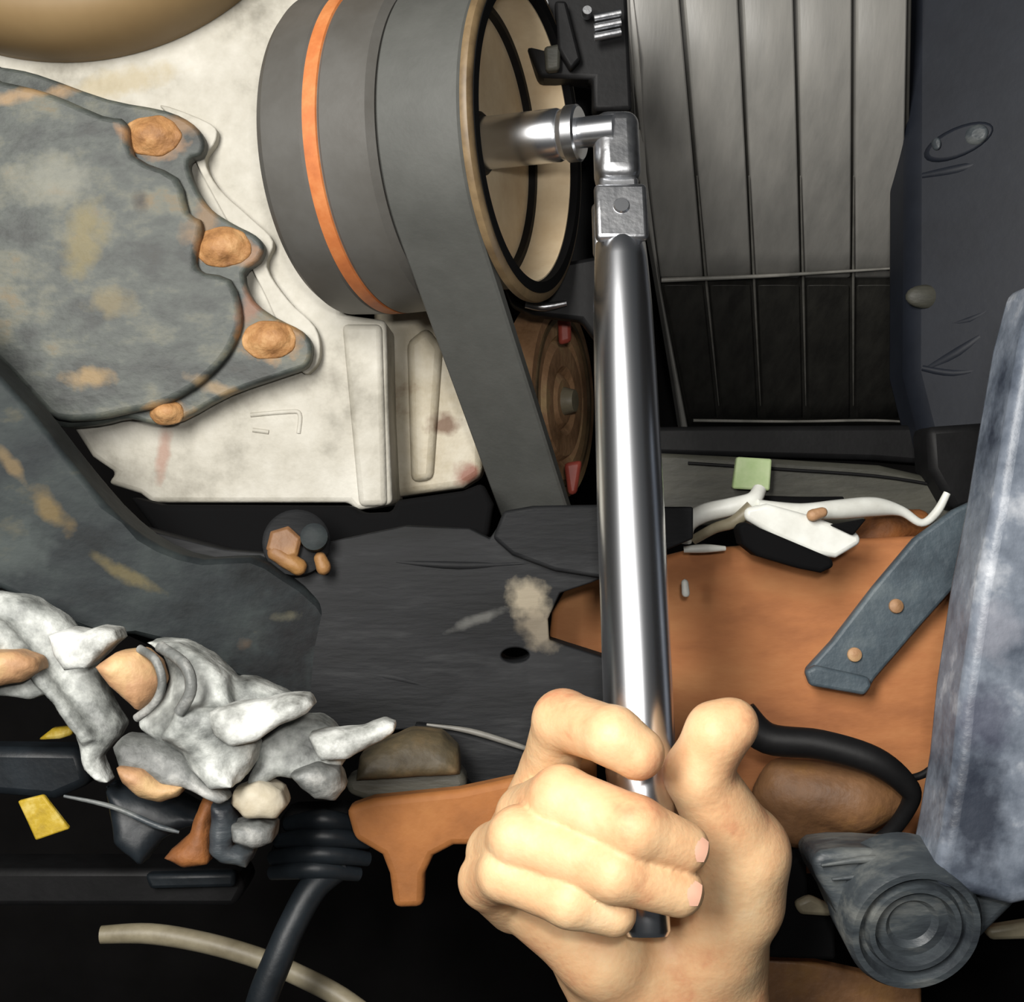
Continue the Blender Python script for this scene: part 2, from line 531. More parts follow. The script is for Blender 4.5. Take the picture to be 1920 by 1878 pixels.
M['void'] = mk('engine_bay_dark', [(0.3, (14, 13, 13)), (0.7, (26, 25, 25))], 8, 0.9, 0, 0, spec=0.1)

# ================================================================== SETTING
def quadbox(name, x0, x1, y0, y1, z0, z1, mat, kind):
    V = [(x, y, z) for x in (x0, x1) for y in (y0, y1) for z in (z0, z1)]
    Fc = [(0, 1, 3, 2), (4, 6, 7, 5), (0, 4, 5, 1), (2, 3, 7, 6), (0, 2, 6, 4), (1, 5, 7, 3)]
    o = link(name, V, Fc, mat, None, False)
    o['kind'] = kind
    return o
quadbox('wall_back', -0.75, 0.75, 1.06, 1.08, CZ - 0.62, CZ + 0.62, M['void'], 'structure')['label'] = 'dark depth of the engine bay behind everything'
quadbox('wall_left', -0.77, -0.75, 0.05, 1.06, CZ - 0.62, CZ + 0.62, M['void'], 'structure')['label'] = 'dark inner wall on the left of the engine bay'
quadbox('wall_right', 0.75, 0.77, 0.05, 1.06, CZ - 0.62, CZ + 0.62, M['void'], 'structure')['label'] = 'dark inner wall on the right of the engine bay'

# ================================================================== ENGINE BLOCK
eb = thing('engine_block', 'pale cast aluminium engine block behind the pulley and oil pan', 'engine', P(450, 940, 0.62))
blk = [(-160, -160), (640, -160), (628, 40), (632, 480), (640, 588), (724, 600), (728, 780), (736, 945), (668, 957),
       (655, 942), (284, 942), (262, 925), (200, 906), (216, 886), (172, 856), (140, 806), (90, 740), (-160, 600)]
plate('block_casting', blk, 0.613, 0.06, M['alu'], eb, 0.003, 3)
side = [(700, 560), (905, 560), (905, 890), (868, 914), (735, 932), (700, 932)]
plate('side_casting', side, 0.655, 0.05, M['alu_warm'], eb, 0.004, 3)
# vertical machined ribs and the raised corner mark near the bottom
plate('raised_rib', [(640, 606), (716, 606), (726, 948), (672, 950)], 0.6105, 0.012, M['alu'], eb, 0.003, 3)
plate('raised_rib', [(762, 640), (800, 610), (830, 650), (812, 900), (770, 905)], 0.651, 0.012, M['alu_warm'], eb, 0.004, 3)
tube('cast_mark', [P(470, 778, 0.6132), P(540, 772, 0.6132), P(562, 776, 0.6132), P(560, 812, 0.6132)], 0.0012, M['alu'], eb, 8, 5)
tube('cast_mark', [P(474, 806, 0.6132), P(504, 810, 0.6132)], 0.0012, M['alu'], eb, 8, 2)
# lip of the block that follows the pan flange
lip = [(300, 196), (395, 232), (404, 262), (384, 300), (410, 352), (470, 408), (512, 452), (500, 500), (540, 562), (590, 612), (600, 660),
       (588, 690), (560, 690), (500, 560), (440, 440), (380, 330), (340, 240)]
plate('gasket_lip', lip, 0.606, 0.008, M['alu'], eb, 0.0015, 2, n=4)

# front cover behind the pulley
fc = plate('timing_cover', [(600, -160), (1130, -160), (1130, 560), (905, 600), (640, 600)], 0.72, 0.03, M['black'], None, 0.004)
tag(fc, 'dark timing cover hidden behind the large crank pulley', 'engine cover')

# ================================================================== OIL PAN
op = thing('oil_pan', 'grey rust-speckled steel oil pan with bolted scalloped flange, left of pulley', 'oil pan', P(200, 800, 0.6))
fl = [(-120, 110), (0, 124), (70, 138), (200, 184), (310, 206), (362, 232), (382, 262), (376, 288), (352, 300), (362, 342), (392, 388), (436, 418),
      (478, 440), (494, 462), (484, 488), (456, 512), (474, 562), (520, 596), (566, 620), (584, 648), (576, 684), (540, 700), (430, 738), (340, 786),
      (290, 796), (240, 784), (180, 796), (100, 798), (54, 756), (-10, 694), (-120, 610)]
plate('flange', fl, 0.5965, 0.010, M['pan'], op, 0.0022, 4, n=3)
bodyo = [(-120, 128), (0, 150), (90, 172), (190, 214), (236, 226), (250, 290), (330, 330), (352, 396), (380, 420), (366, 500), (430, 522), (452, 590),
         (440, 640), (412, 684), (360, 730), (296, 762), (240, 774), (180, 786), (106, 786), (60, 744), (-10, 672), (-120, 590)]
plate('pan_body', bodyo, lambda x, y: 0.5905 - 0.006 * max(0, (300 - x)) / 300, 0.008, M['pan'], op, 0.004, 5, n=3)
for bx, by, rx in ((285, 255, 46), (418, 463, 46), (505, 637, 44), (313, 774, 28)):
    c = P(bx, by, 0.5965)
    k = rx / F * 0.6
    blob('bolt', [(0.003, 0, [ell(c, (k * 1.2, 0.0020, k * 0.85)), ell(c + Vector((0.0002, -0.001, 0.0003)), (k * 0.85, 0.0048, k * 0.58))])], M['rust_bolt'], op, 0.0009, wobble=0.0003)

# tan rounded cover in the top left corner
O = P(120, -412, 0.612)
Rc = 540 / F * 0.6
tcv = lathe('round_cover', [(0, Rc)] + [(0.006 + 0.028 * math.sin(a * math.pi / 36), Rc * (0.86 + 0.14 * math.cos(a * math.pi / 36)) if a <= 18 else 0) for a in range(0, 19)] + [(0.0345, Rc * 0.5), (0.0347, 0)], O, (0, -1, 0), M['tan_cover'], None, 128, angle=180)
tag(tcv, 'large smooth tan domed cover in the upper left corner above the oil pan', 'cover')

# ================================================================== CRANK PULLEY
A0 = Vector((0.0335, 0.555, CZ + 0.160))
U = Vector((-0.93, 0.36, 0.0)).normalized()
NEAR = Vector((-0.36, -0.93, 0)).normalized()
cp = thing('crank_pulley', 'large dark crankshaft pulley with an orange painted stripe', 'pulley', A0 + U * 0.075 - Vector((0, 0, 0.072)))
lathe('barrel', [(0.0685, 0.058), (0.0685, 0.0695), (0.0715, 0.0722), (0.0920, 0.0730), (0.0930, 0.0722), (0.1005, 0.0722), (0.1015, 0.0730), (0.120, 0.0722), (0.1235, 0.0695), (0.1235, 0.02), (0.110, 0.02), (0.110, 0.058)], A0, U, M['pulley'], cp, 128, closed=True)
lathe('orange_stripe', [(0.0933, 0.0720), (0.0937, 0.0731), (0.0998, 0.0731), (0.1002, 0.0720)], A0, U, M['orange'], cp, 128, closed=True, label='orange painted stripe')
lathe('belt_seat', [(0.030, 0.0640), (0.030, 0.0650), (0.0686, 0.0650), (0.0686, 0.0640)], A0, U, M['pulley'], cp, 128, closed=True)
lathe('front_rim', [(0.0262, 0.0676), (0.0264, 0.0700), (0.0274, 0.0714), (0.0286, 0.0718), (0.0304, 0.0714), (0.0304, 0.0640), (0.0266, 0.0650)], A0, U, M['rim_brown'], cp, 128, closed=True, label='brownish worn front rim')
lathe('rim_edge_shadow', [(0.0258, 0.0626), (0.0258, 0.0676), (0.0266, 0.0676), (0.0295, 0.0640), (0.0295, 0.0626)], A0, U, M['blackmatte'], cp, 128, closed=True)  # matte black ring stands for the rim's thickness and the shadow inside it
lathe('inner_wall', [(0.0296, 0.0620), (0.0296, 0.0641), (0.051, 0.0641), (0.051, 0.0620)], A0, U, M['tan_metal'], cp, 128, closed=True, label='tan inner wall of the hollow pulley')
lathe('seat_ring', [(0.0465, 0.0590), (0.0465, 0.0622), (0.0505, 0.0622), (0.0505, 0.0590)], A0, U, M['black'], cp, 128, closed=True)
lathe('web', [(0.0500, 0.010), (0.0500, 0.0600), (0.0560, 0.0600), (0.0560, 0.010)], A0, U, M['tan_metal'], cp, 96, closed=True, label='tan web disc inside the pulley')
lathe('hub', [(0.0485, 0.0), (0.0485, 0.0125), (0.050, 0.0140), (0.110, 0.0160)], A0, U, M['black'], cp, 48)

# ================================================================== DRIVE BELT
R1, TH = 0.0652, 0.0052
phi0 = math.radians(44.5)
path = []
# (t along -NEAR, z) in the plane across the axis, going from the low end up and round the pulley
end = (0.0835, -0.2366)
pt = (-R1 * math.cos(phi0), -R1 * math.sin(phi0))
dirn = (math.sin(phi0), -math.cos(phi0))
path.append((pt[0] + dirn[0] * 0.20, pt[1] + dirn[1] * 0.20, -math.cos(phi0), -math.sin(phi0)))
path.append((pt[0] + dirn[0] * 0.10, pt[1] + dirn[1] * 0.10, -math.cos(phi0), -math.sin(phi0)))
for k in range(41):
    a = phi0 - (phi0 + math.radians(110)) * k / 40
    path.append((-R1 * math.cos(a), -R1 * math.sin(a), -math.cos(a), -math.sin(a)))
a = -math.radians(110)
path.append((-R1 * math.cos(a) + math.sin(-a) * 0.07, -R1 * math.sin(a) + 0.025, -math.cos(a), -math.sin(a)))
V, Fc = [], []
prof = [(0.0312, 0), (0.0312, TH * .8), (0.0322, TH), (0.0668, TH), (0.0678, TH * .8), (0.0678, 0)]
for t, z, nt_, nz_ in path:
    for s, hgt in prof:
        V.append(A0 + U * s - NEAR * (t + nt_ * hgt) + Vector((0, 0, z + nz_ * hgt)))
m = len(prof)
for i in range(len(path) - 1):
    for k in range(m):
        Fc.append([i * m + k, i * m + (k + 1) % m, (i + 1) * m + (k + 1) % m, (i + 1) * m + k])
Fc.append(list(range(m)))
Fc.append([(len(path) - 1) * m + k for k in range(m)][::-1])
bl = link('drive_belt', V, Fc, M['belt'], None, True, angle=30)
tag(bl, 'wide flat grey rubber drive belt wrapped round the crank pulley', 'belt')

# ================================================================== IDLER PULLEY under the crank pulley
ip = thing('idler_pulley', 'small tan grooved pulley between the drive belt and the bar', 'pulley', P(1052, 930, 0.70))
C = P(1046, 752, 0.70)
lathe('disc', [(-0.004, 0.0), (-0.004, 0.012), (-0.001, 0.0155), (-0.004, 0.019), (-0.004, 0.030), (0.0, 0.033), (-0.003, 0.036), (-0.003, 0.043), (0.0, 0.045), (-0.004, 0.047), (-0.004, 0.0525), (0.012, 0.0525), (0.012, 0.0)],
      C, U, M['tanrust'], ip, 72, label='tan ringed pulley face')
lathe('groove_ring', [(-0.0045, 0.0435), (-0.0045, 0.0462), (0.001, 0.0462), (0.001, 0.0435)], C, U, M['rim_brown'], ip, 72, closed=True)
lathe('hub', [(-0.010, 0.0), (-0.010, 0.006), (-0.003, 0.008), (0, 0.008)], C, U, M['beige_pipe'], ip, 32)
plate('red_tab', [(1046, 592), (1070, 590), (1072, 640), (1048, 646)], 0.668, 0.006, M['red'], ip, 0.002, label='dull red tab')
plate('red_tab', [(1058, 868), (1092, 862), (1082, 926), (1066, 928)], 0.668, 0.006, M['red'], ip, 0.002, label='dull red tab')

tb = thing('tensioner_bracket', 'dark bracket with a bright metal edge under the pulley rim', 'bracket', P(1040, 590, 0.63))
plate('plate', [(940, 520), (1010, 500), (1120, 480), (1140, 560), (1120, 640), (1090, 600), (1000, 590), (960, 572)], 0.625, 0.012, M['black'], tb, 0.002)
tube('bright_edge', [P(985, 571, 0.621), P(1020, 575, 0.621), P(1062, 568, 0.621)], [0.0016, 0.0022, 0.0014], M['chrome_satin'], tb, 10, 4)

# dark brackets with bright fasteners at the top, between pulley and shroud
ab = thing('accessory_bracket', 'black accessory bracket with bright bolt ends above the socket', 'bracket', P(1090, 200, 0.6))
plate('plate', [(955, -60), (1174, -60), (1186, 206), (1112, 206), (1112, 147), (1012, 144), (975, 60)], 0.600, 0.014, M['black'], ab, 0.002)
plate('rib', [(1040, 0), (1062, 0), (1090, 110), (1070, 130), (1046, 90)], 0.593, 0.007, M['black'], ab, 0.0015)
plate('rib', [(1020, 86), (1052, 80), (1050, 130), (1024, 132)], 0.594, 0.006, M['olive'], ab, 0.0015)
for x, y, r in ((1015, 16, 15), (1100, 28, 10)):
    lathe('bolt_end', [(0, r / F * 0.59), (0.004, r / F * 0.59), (0.005, r / F * 0.5)], P(x, y, 0.596), (0, -1, 0.1), M['chrome_satin'], ab, 20)
for i, y in enumerate((30, 48, 66)):
    tube('stud_thread', [P(1114, y + 4, 0.592), P(1164, y - 6, 0.592)], 0.0019, M['chrome_satin'], ab, 10, 1)

# ================================================================== CHROME SOCKET on the pulley bolt
so = thing('socket', 'shiny chrome deep socket fitted on the pulley centre bolt', 'socket', A0 + U * 0.02)
lathe('socket_body', [(0.050, 0.0), (0.0505, 0.0105), (0.049, 0.0115), (0.014, 0.0115), (0.0125, 0.0108), (0.0120, 0.0)], A0, U, M['chrome'], so, 64)
lathe('collar', [(0.0040, 0.0), (0.0040, 0.0112), (0.0048, 0.0122), (0.0095, 0.0122), (0.0105, 0.0112), (0.0125, 0.0106), (0.0125, 0.0)], A0, U, M['chrome'], so, 64)

# ================================================================== BREAKER BAR
bb = thing('breaker_bar', 'long polished chrome breaker bar with hinged head held in the hand', 'breaker bar', P(1215, 1755, 0.425))
top = P(1163, 452, 0.548)
bot = P(1214, 1755, 0.475)
ub = (bot - top).normalized()
L = (bot - top).length
lathe('handle', [(0.000, 0.0), (0.000, 0.0095), (0.002, 0.0108), (0.010, 0.0114), (0.030, 0.0124), (0.060, 0.0130), (0.12, 0.0136), (L - 0.060, 0.0136), (L - 0.050, 0.0124), (L - 0.014, 0.0112),
                 (L - 0.012, 0.0086), (L - 0.002, 0.0086), (L, 0.0074), (L, 0.0)], top, ub, M['chrome'], bb, 72)
# forked yoke
xr = Vector((1, 0, 0)); xr = (xr - ub * xr.dot(ub)).normalized()
yr = ub.cross(xr).normalized()
def obox(name, c, hx, hy, hz, mat, par, bevel=0.002, seg=3):
    V = [c + xr * (sx * hx) + yr * (sy * hy) + ub * (sz * hz) for sx in (-1, 1) for sy in (-1, 1) for sz in (-1, 1)]
    Fc = [(0, 1, 3, 2), (4, 6, 7, 5), (0, 4, 5, 1), (2, 3, 7, 6), (0, 2, 6, 4), (1, 5, 7, 3)]
    return link(name, V, Fc, mat, par, True, bevel, seg)
yk = top - ub * 0.009
obox('yoke_cheek', yk - yr * 0.0082, 0.0112, 0.0026, 0.0130, M['chrome_satin'], bb, 0.0022)
obox('yoke_cheek', yk + yr * 0.0082, 0.0112, 0.0026, 0.0130, M['chrome_satin'], bb, 0.0022)
lathe('pivot_pin', [(-0.0118, 0.0), (-0.0118, 0.0030), (-0.011, 0.0036), (0.011, 0.0036), (0.0118, 0.003), (0.0118, 0)], yk - ub * 0.002, yr, M['chrome'], bb, 32)
hc = P(1156, 285, 0.556)
hd = (top - ub * 0.011 - hc)
xr2 = xr
obox('drive_head', hc, 0.0098, 0.0098, 0.0165, M['chrome_satin'], bb, 0.006, 5)
obox('head_tongue', (hc + ub * 0.026), 0.0085, 0.0052, 0.0120, M['chrome_satin'], bb, 0.002)
lathe('drive_stub', [(-0.016, 0.0), (-0.016, 0.0066), (0.004, 0.0066), (0.004, 0.0)], A0 + U * 0.004, U, M['chrome'], bb, 24)

# ================================================================== HAND
HD = 0.045   # the grip follows the bar
def PH(x, y, d):
    return P(x, y, d + HD)
def Hc(a, ra, b, rb):
    return cone(PH(*a), ra * 1.10, PH(*b), rb * 1.10)
def chain(pts, rs):
    return [Hc(pts[i], rs[i], pts[i + 1], rs[i + 1]) for i in range(len(pts) - 1)]
idx_f = chain([(985, 1540, .466), (1030, 1440, .452), (1056, 1350, .428), (1150, 1380, .404), (1196, 1412, .402)], [.0110, .0100, .0101, .0094, .0086])
mid_f = chain([(965, 1580, .462), (990, 1530, .440), (1052, 1496, .414), (1190, 1552, .396), (1282, 1588, .402)], [.0115, .0108, .0104, .0100, .0082])
rng_f = chain([(955, 1640, .458), (935, 1600, .438), (975, 1570, .414), (1155, 1632, .396), (1272, 1670, .402)], [.0115, .0108, .0102, .0098, .0082])
pky_f = chain([(965, 1690, .454), (915, 1650, .436), (950, 1636, .416), (1070, 1686, .402), (1150, 1712, .404)], [.0110, .0098, .0092, .0088, .0074])
thumb = chain([(1330, 1760, .462), (1392, 1600, .448), (1308, 1450, .432), (1346, 1374, .426), (1372, 1358, .426)], [.0190, .0155, .0112, .0106, .0090])
palm = [Hc((1000, 1600, .470), .014, (1120, 1790, .474), .017),
        Hc((1100, 1560, .474), .014, (1200, 1790, .476), .018),
        Hc((1220, 1560, .474), .014, (1270, 1790, .476), .018),
        Hc((1330, 1580, .468), .016, (1330, 1780, .472), .018),
        Hc((960, 1660, .450), .0125, (1130, 1780, .452), .0160),
        Hc((1130, 1780, .456), .015, (1210, 1850, .466), .017),
        Hc((1385, 1600, .452), .0155, (1390, 1690, .456), .0150)]
wrist = [Hc((1185, 1800, .472), .021, (1175, 2100, .480), .023),
         Hc((1335, 1780, .474), .0195, (1345, 2100, .482), .023),
         Hc((1260, 1800, .470), .021, (1262, 2100, .480), .026),
         Hc((1175, 2100, .480), .023, (1165, 2700, .500), .030),
         Hc((1345, 2100, .482), .023, (1360, 2700, .502), .030),
         Hc((1262, 2100, .480), .026, (1262, 2700, .500), .034)]
hand = blob('hand', [(.010, 0, palm + wrist), (.003, .008, thumb), (.0026, .0010, idx_f), (.0026, .0003, mid_f), (.0026, 0, rng_f), (.0026, 0, pky_f)],
            M['skin'], None, 0.00125)
tag(hand, 'bare right hand gripping the chrome bar with thumb pointing up', 'hand')
def nail(c, along, nrm, l, wd):
    along = Vector(along).normalized(); nrm = Vector(nrm); nrm = (nrm - along * nrm.dot(along)).normalized()
    sd = along.cross(nrm)
    V, Fc = [], []
    NU, NV = 8, 8
    for lay in (0, 1):
        for i in range(NU + 1):
            for j in range(NV + 1):
                a = (i / NU * 2 - 1); b_ = (j / NV * 2 - 1)
                # squircle outline
                q = math.sqrt(max(0, 1 - 0.35 * a * a))
                bb_ = b_ * q
                V.append(Vector(c) + along * (a * l / 2) + sd * (bb_ * wd / 2) + nrm * (-(bb_ ** 2) * wd * 0.16 - a * a * l * .05 - lay * 0.0008))
    n1 = (NU + 1) * (NV + 1)
    for i in range(NU):
        for j in range(NV):
            a = i * (NV + 1) + j
            Fc.append([a, a + 1, a + NV + 2, a + NV + 1]); Fc.append([n1 + a, n1 + a + NV + 1, n1 + a + NV + 2, n1 + a + 1])
    ring = [i for i in range(NV + 1)] + [i * (NV + 1) + NV for i in range(1, NU + 1)] + [NU * (NV + 1) + j for j in range(NV - 1, -1, -1)] + [i * (NV + 1) for i in range(NU - 1, 0, -1)]
    for k in range(len(ring)):
        a, b_ = ring[k], ring[(k + 1) % len(ring)]
        Fc.append([a, b_, n1 + b_, n1 + a])
    return link('fingernail', V, Fc, M['nail'], hand, True)
for pa, pb, r in (((1190, 1552, .396), (1282, 1588, .402), .0086), ((1155, 1632, .396), (1272, 1670, .402), .0086)):
    a_, b_ = PH(*pa), PH(*pb)
    al = (b_ - a_).normalized()
    nr = Vector((0.75, -1, 0.15)); nr = (nr - al * nr.dot(al)).normalized()
    nail(a_ + (b_ - a_) * 1.0 + nr * (r * 1.06), al, nr, 0.0090, 0.0088)

# ================================================================== FAN SHROUD (right)
fs = thing('fan_shroud', 'ribbed dark grey plastic fan shroud right of the bar', 'fan shroud', P(1480, 790, 0.75))
def ds(x, y):
    return 0.690 + 0.27 * max(0.0, (y + 40) / 820.0) ** 2
xt = [1166, 1278, 1388, 1492, 1602, 1706]
xm = [1236, 1324, 1414, 1506, 1600, 1696]
xb = [1290, 1352, 1428, 1512, 1600, 1690]
def sx(i, y):
    ys = (-120, 525, 800)
    v = (xt[i] + (xt[i] - xm[i]) * 120 / 525.0, xm[i], xb[i])
    if y <= ys[1]:
        return v[0] + (v[1] - v[0]) * (y - ys[0]) / (ys[1] - ys[0])
    return v[1] + (v[2] - v[1]) * (y - ys[1]) / (ys[2] - ys[1])
def strip(name, i0, i1, y0, y1, off, thick, gapl, gapr, mat, par, ny=14, bev=0.0012, crown=0.0015):
    V, Fc = [], []
    nxs = 6
    for lay in (0, 1):
        for j in range(ny + 1):
            y = y0 + (y1 - y0) * j / ny
            a, b = sx(i0, y) + gapl, sx(i1, y) - gapr
            for i in range(nxs + 1):
                x = a + (b - a) * i / nxs
                cr = crown * (1 - (2 * i / nxs - 1) ** 2) if lay == 0 else 0
                v = P(x, y, ds(x, y) + off) + Vector((0, -cr + lay * thick, 0))
                V.append(v)
    n1 = (ny + 1) * (nxs + 1)
    q = nxs + 1
    for j in range(ny):
        for i in range(nxs):
            a = j * q + i
            Fc.append([a, a + 1, a + q + 1, a + q]); Fc.append([n1 + a, n1 + a + q, n1 + a + q + 1, n1 + a + 1])
    ring = list(range(q)) + [j * q + nxs for j in range(1, ny + 1)] + [ny * q + i for i in range(nxs - 1, -1, -1)] + [j * q for j in range(ny - 1, 0, -1)]
    for k in range(len(ring)):
        a, b = ring[k], ring[(k + 1) % len(ring)]
        Fc.append([a, b, n1 + b, n1 + a])
    return link(name, V, Fc, mat, par, True, bev, 2, angle=40)
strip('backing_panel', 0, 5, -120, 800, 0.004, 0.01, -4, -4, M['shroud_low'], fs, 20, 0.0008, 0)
for i in range(5):
    strip('slat', i, i + 1, -120, 518, 0.0, 0.008, 4, 4, M['shroud'], fs)
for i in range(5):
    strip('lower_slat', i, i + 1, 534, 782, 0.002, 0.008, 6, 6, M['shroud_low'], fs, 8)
for i in range(1, 6):
    tube('rib_line', [P(sx(i, y), y, ds(0, y) - 0.0005) for y in (330, 420, 520, 600, 690, 760)], [0.0003, 0.0006, 0.0009, 0.0008, 0.0006, 0.0003], M['shroud_edge'], fs, 8, 3)
tube('seam_ridge', [P(1240, 525, ds(0, 525) - 0.003), P(1420, 518, ds(0, 518) - 0.003), P(1560, 510, ds(0, 510) - 0.003), P(1692, 502, ds(0, 502) - 0.003)], [0.0016, 0.0013, 0.0010, 0.0007], M['shroud_edge'], fs, 10, 4)
tube('lower_ridge', [P(1300, 788, 0.93), P(1480, 790, 0.93), P(1640, 788, 0.93), P(1740, 794, 0.93)], [0.0012, 0.001, 0.001, 0.0006], M['shroud_edge'], fs, 10, 4)
plate('left_edge_flange', [(1160, -120), (1176, -120), (1200, 100), (1212, 320), (1240, 540), (1290, 800), (1282, 830), (1262, 700), (1226, 480), (1196, 320), (1184, 100)], lambda x, y: ds(x, y) - 0.006, 0.02, M['shroud'], fs, 0.001)
# dark inner housing at the far right
nh = thing('duct_housing', 'dark navy plastic duct housing at right of the ribbed shroud', 'housing', P(1800, 800, 0.7))
plate('housing_shell', [(1704, -120), (2100, -120), (2060, 560), (1960, 860), (1740, 860), (1700, 700)], lambda x, y: 0.72 - 0.05 * (x - 1700) / 300, 0.04, M['navy'], nh, 0.008, 4)
def dh(x, y):
    return 0.72 - 0.05 * (x - 1700) / 300
def oval(name, cx, cy, a, b, ang, off, mat_):
    t = math.radians(ang)
    pts = [(cx + a * math.cos(q) * math.cos(t) - b * math.sin(q) * math.sin(t), cy + a * math.cos(q) * math.sin(t) + b * math.sin(q) * math.cos(t)) for q in [k * math.pi / 12 for k in range(24)]]
    return plate(name, pts, lambda x, y: dh(x, y) - off, off + 0.003, mat_, nh, off * 0.8, 3)
oval('oval_port', 1800, 264, 70, 28, -24, 0.0025, M['navy'])
oval('port_tip', 1834, 250, 24, 19, -30, 0.0045, M['strut_dark'])
oval('port_tip', 1758, 268, 8, 12, 0, 0.0045, M['strut_dark'])
blob('round_boss', [(0, 0, [ell(P(1736, 556, 0.714), (0.0115, 0.004, 0.0068))])], M['olive'], nh, 0.0012)
tube('crease', [P(1730, 330, 0.716), P(1800, 318, 0.7055), P(1860, 300, 0.695)], [0.002, 0.004, 0.002], M['navy'], nh, 12, 4)
tube('crease', [P(1720, 700, 0.719), P(1800, 660, 0.7062), P(1880, 600, 0.692)], [0.002, 0.0045, 0.002], M['navy'], nh, 12, 4)
tube('crease', [P(1730, 690, 0.716), P(1790, 700, 0.7068), P(1860, 690, 0.695)], [0.002, 0.003, 0.002], M['navy'], nh, 12, 4)
tube('crease', [P(1750, 610, 0.713), P(1820, 600, 0.7017), P(1890, 560, 0.690)], [0.001, 0.003, 0.002], M['navy'], nh, 12, 4)

# lower radiator support
rs = thing('radiator_support', 'dark lower radiator support rail under the ribbed shroud', 'rail', P(1550, 960, 0.72))
plate('upper_rail', [(1180, 800), (1760, 796), (1760, 872), (1640, 862), (1180, 850)], 0.735, 0.03, M['black'], rs, 0.003)
plate('lower_rail', [(1180, 846), (1420, 858), (1650, 872), (1806, 908), (1790, 985), (1180, 985)], 0.70, 0.03, M['olive'], rs, 0.003)
tube('weld_line', [P(1290, 868, 0.699), P(1440, 878, 0.699), P(1640, 892, 0.699), P(1770, 912, 0.699)], 0.0009, M['black'], rs, 8, 4)
blob('rail_clip', [(0, 0, [ell(P(1800, 858, 0.69), (0.003, 0.003, 0.003))])], M['olive'], rs, 0.001)
plate('end_post', [(1740, 800), (1880, 790), (1875, 940), (1790, 960), (1745, 880)], 0.68, 0.03, M['black'], rs, 0.004)

gt = plate('green_tape', [(1382, 856), (1448, 860), (1444, 920), (1374, 916)], 0.688, 0.006, M['green_tape'], None, 0.0012, 2)
tag(gt, 'pale green tape wrapped on the rail above the white connector', 'tape')

# ================================================================== WIRING at right
wc = thing('wire_connector', 'white plastic wiring connector with a black slotted underside', 'connector', P(1480, 1060, 0.62))
plate('connector_body', [(1398, 952), (1440, 944), (1520, 966), (1612, 1000), (1616, 1018), (1568, 1046), (1530, 1040), (1450, 1004), (1396, 972)], 0.605, 0.014, M['white_plastic'], wc, 0.003, 3)
plate('black_base', [(1384, 986), (1398, 978), (1460, 1004), (1560, 1046), (1566, 1062), (1540, 1074), (1500, 1066), (1420, 1042), (1392, 1020)], 0.598, 0.018, M['blackmatte'], wc, 0.003, 3)
blob('orange_plug', [(0.002, 0, [pc(1524, 966, .602, 12, 1542, 960, .602, 10)])], M['tanrust'], wc, 0.001)
plate('slot', [(1558, 984), (1626, 972), (1600, 1004)], 0.602, 0.006, M['blackmatte'], wc, 0.001)
wr = thing('wire_harness', 'pale wires looping beside the white connector over the rusty plate', 'wire', P(1400, 1040, 0.63))
tube('wire', [P(1284, 1016, .625), P(1290, 982, .622), P(1320, 962, .618), P(1370, 950, .615), P(1410, 938, .615), P(1424, 918, .62)], [.0034, .0042, .0046, .0044, .0040, .0034], M['white_plastic'], wr, 12, 6)
tube('wire', [P(1300, 1012, .622), P(1340, 990, .617), P(1376, 978, .612), P(1410, 950, .61)], [.0024, .0026, .0030, .0034], M['beige_pipe'], wr, 12, 6)
tube('wire', [P(1420, 950, .612), P(1500, 958, .616), P(1570, 955, .622), P(1640, 950, .628), P(1690, 958, .63), P(1728, 980, .63), P(1756, 960, .63), P(1776, 924, .63)], [.0036, .0038, .0048, .0048, .0026, .0020, .0022, .0018], M['white_plastic'], wr, 12, 6)
tube('wire', [P(1282, 1030, .625), P(1320, 1028, .624), P(1360, 1028, .625)], [.0016, .0022, .0012], M['white_plastic'], wr, 10, 4)
tube('wire', [P(1420, 938, .63), P(1500, 944, .632), P(1580, 938, .636)], [.0026, .0035, .0020], M['blackmatte'], wr, 10, 4)
cl = blob('wire_clip', [(0.002, 0, [pc(1284, 1092, .612, 7, 1286, 1112, .612, 8)])], M['white_plastic'], None, 0.0009)
tag(cl, 'tiny white clip on the rusty plate against the bar', 'clip')

# ================================================================== RUSTY SUBFRAME PLATE
rp = thing('subframe_plate', 'broad orange rust-covered steel subframe plate at right behind the hand', 'plate', P(1500, 1480, 0.66))
plate('plate_panel', [(1100, 1094), (1060, 1110), (1036, 1150), (1030, 1200), (1080, 1240), (1160, 1500), (1500, 1640), (1740, 1640), (1766, 1500), (1860, 1120), (1860, 1000), (1600, 1010), (1300, 1030), (1180, 1060)],
      lambda x, y: 0.640 - 0.00002 * (y - 1000), 0.012, M['rust'], rp, 0.003, 3)
blob('raised_corner', [(0.008, 0, [pc(1600, 1050, .655, 40, 1660, 990, .655, 34), pc(1660, 990, .655, 34, 1720, 980, .655, 26)])], M['rust_dark'], rp, 0.0015)
st = thing('steel_strap', 'blue-grey riveted steel strap lying diagonally across the rusty plate', 'strap', P(1560, 1300, 0.62))
plate('strap_bar', [(1846, 930), (1790, 956), (1716, 1010), (1640, 1100), (1560, 1204), (1512, 1256), (1520, 1284), (1624, 1302), (1642, 1272), (1730, 1170), (1846, 1040)], 0.622, 0.007, M['strap'], st, 0.0018, 3)
plate('folded_tip', [(1510, 1258), (1530, 1248), (1630, 1270), (1636, 1286), (1622, 1304), (1520, 1286)], 0.6165, 0.006, M['strap'], st, 0.0018, 3)
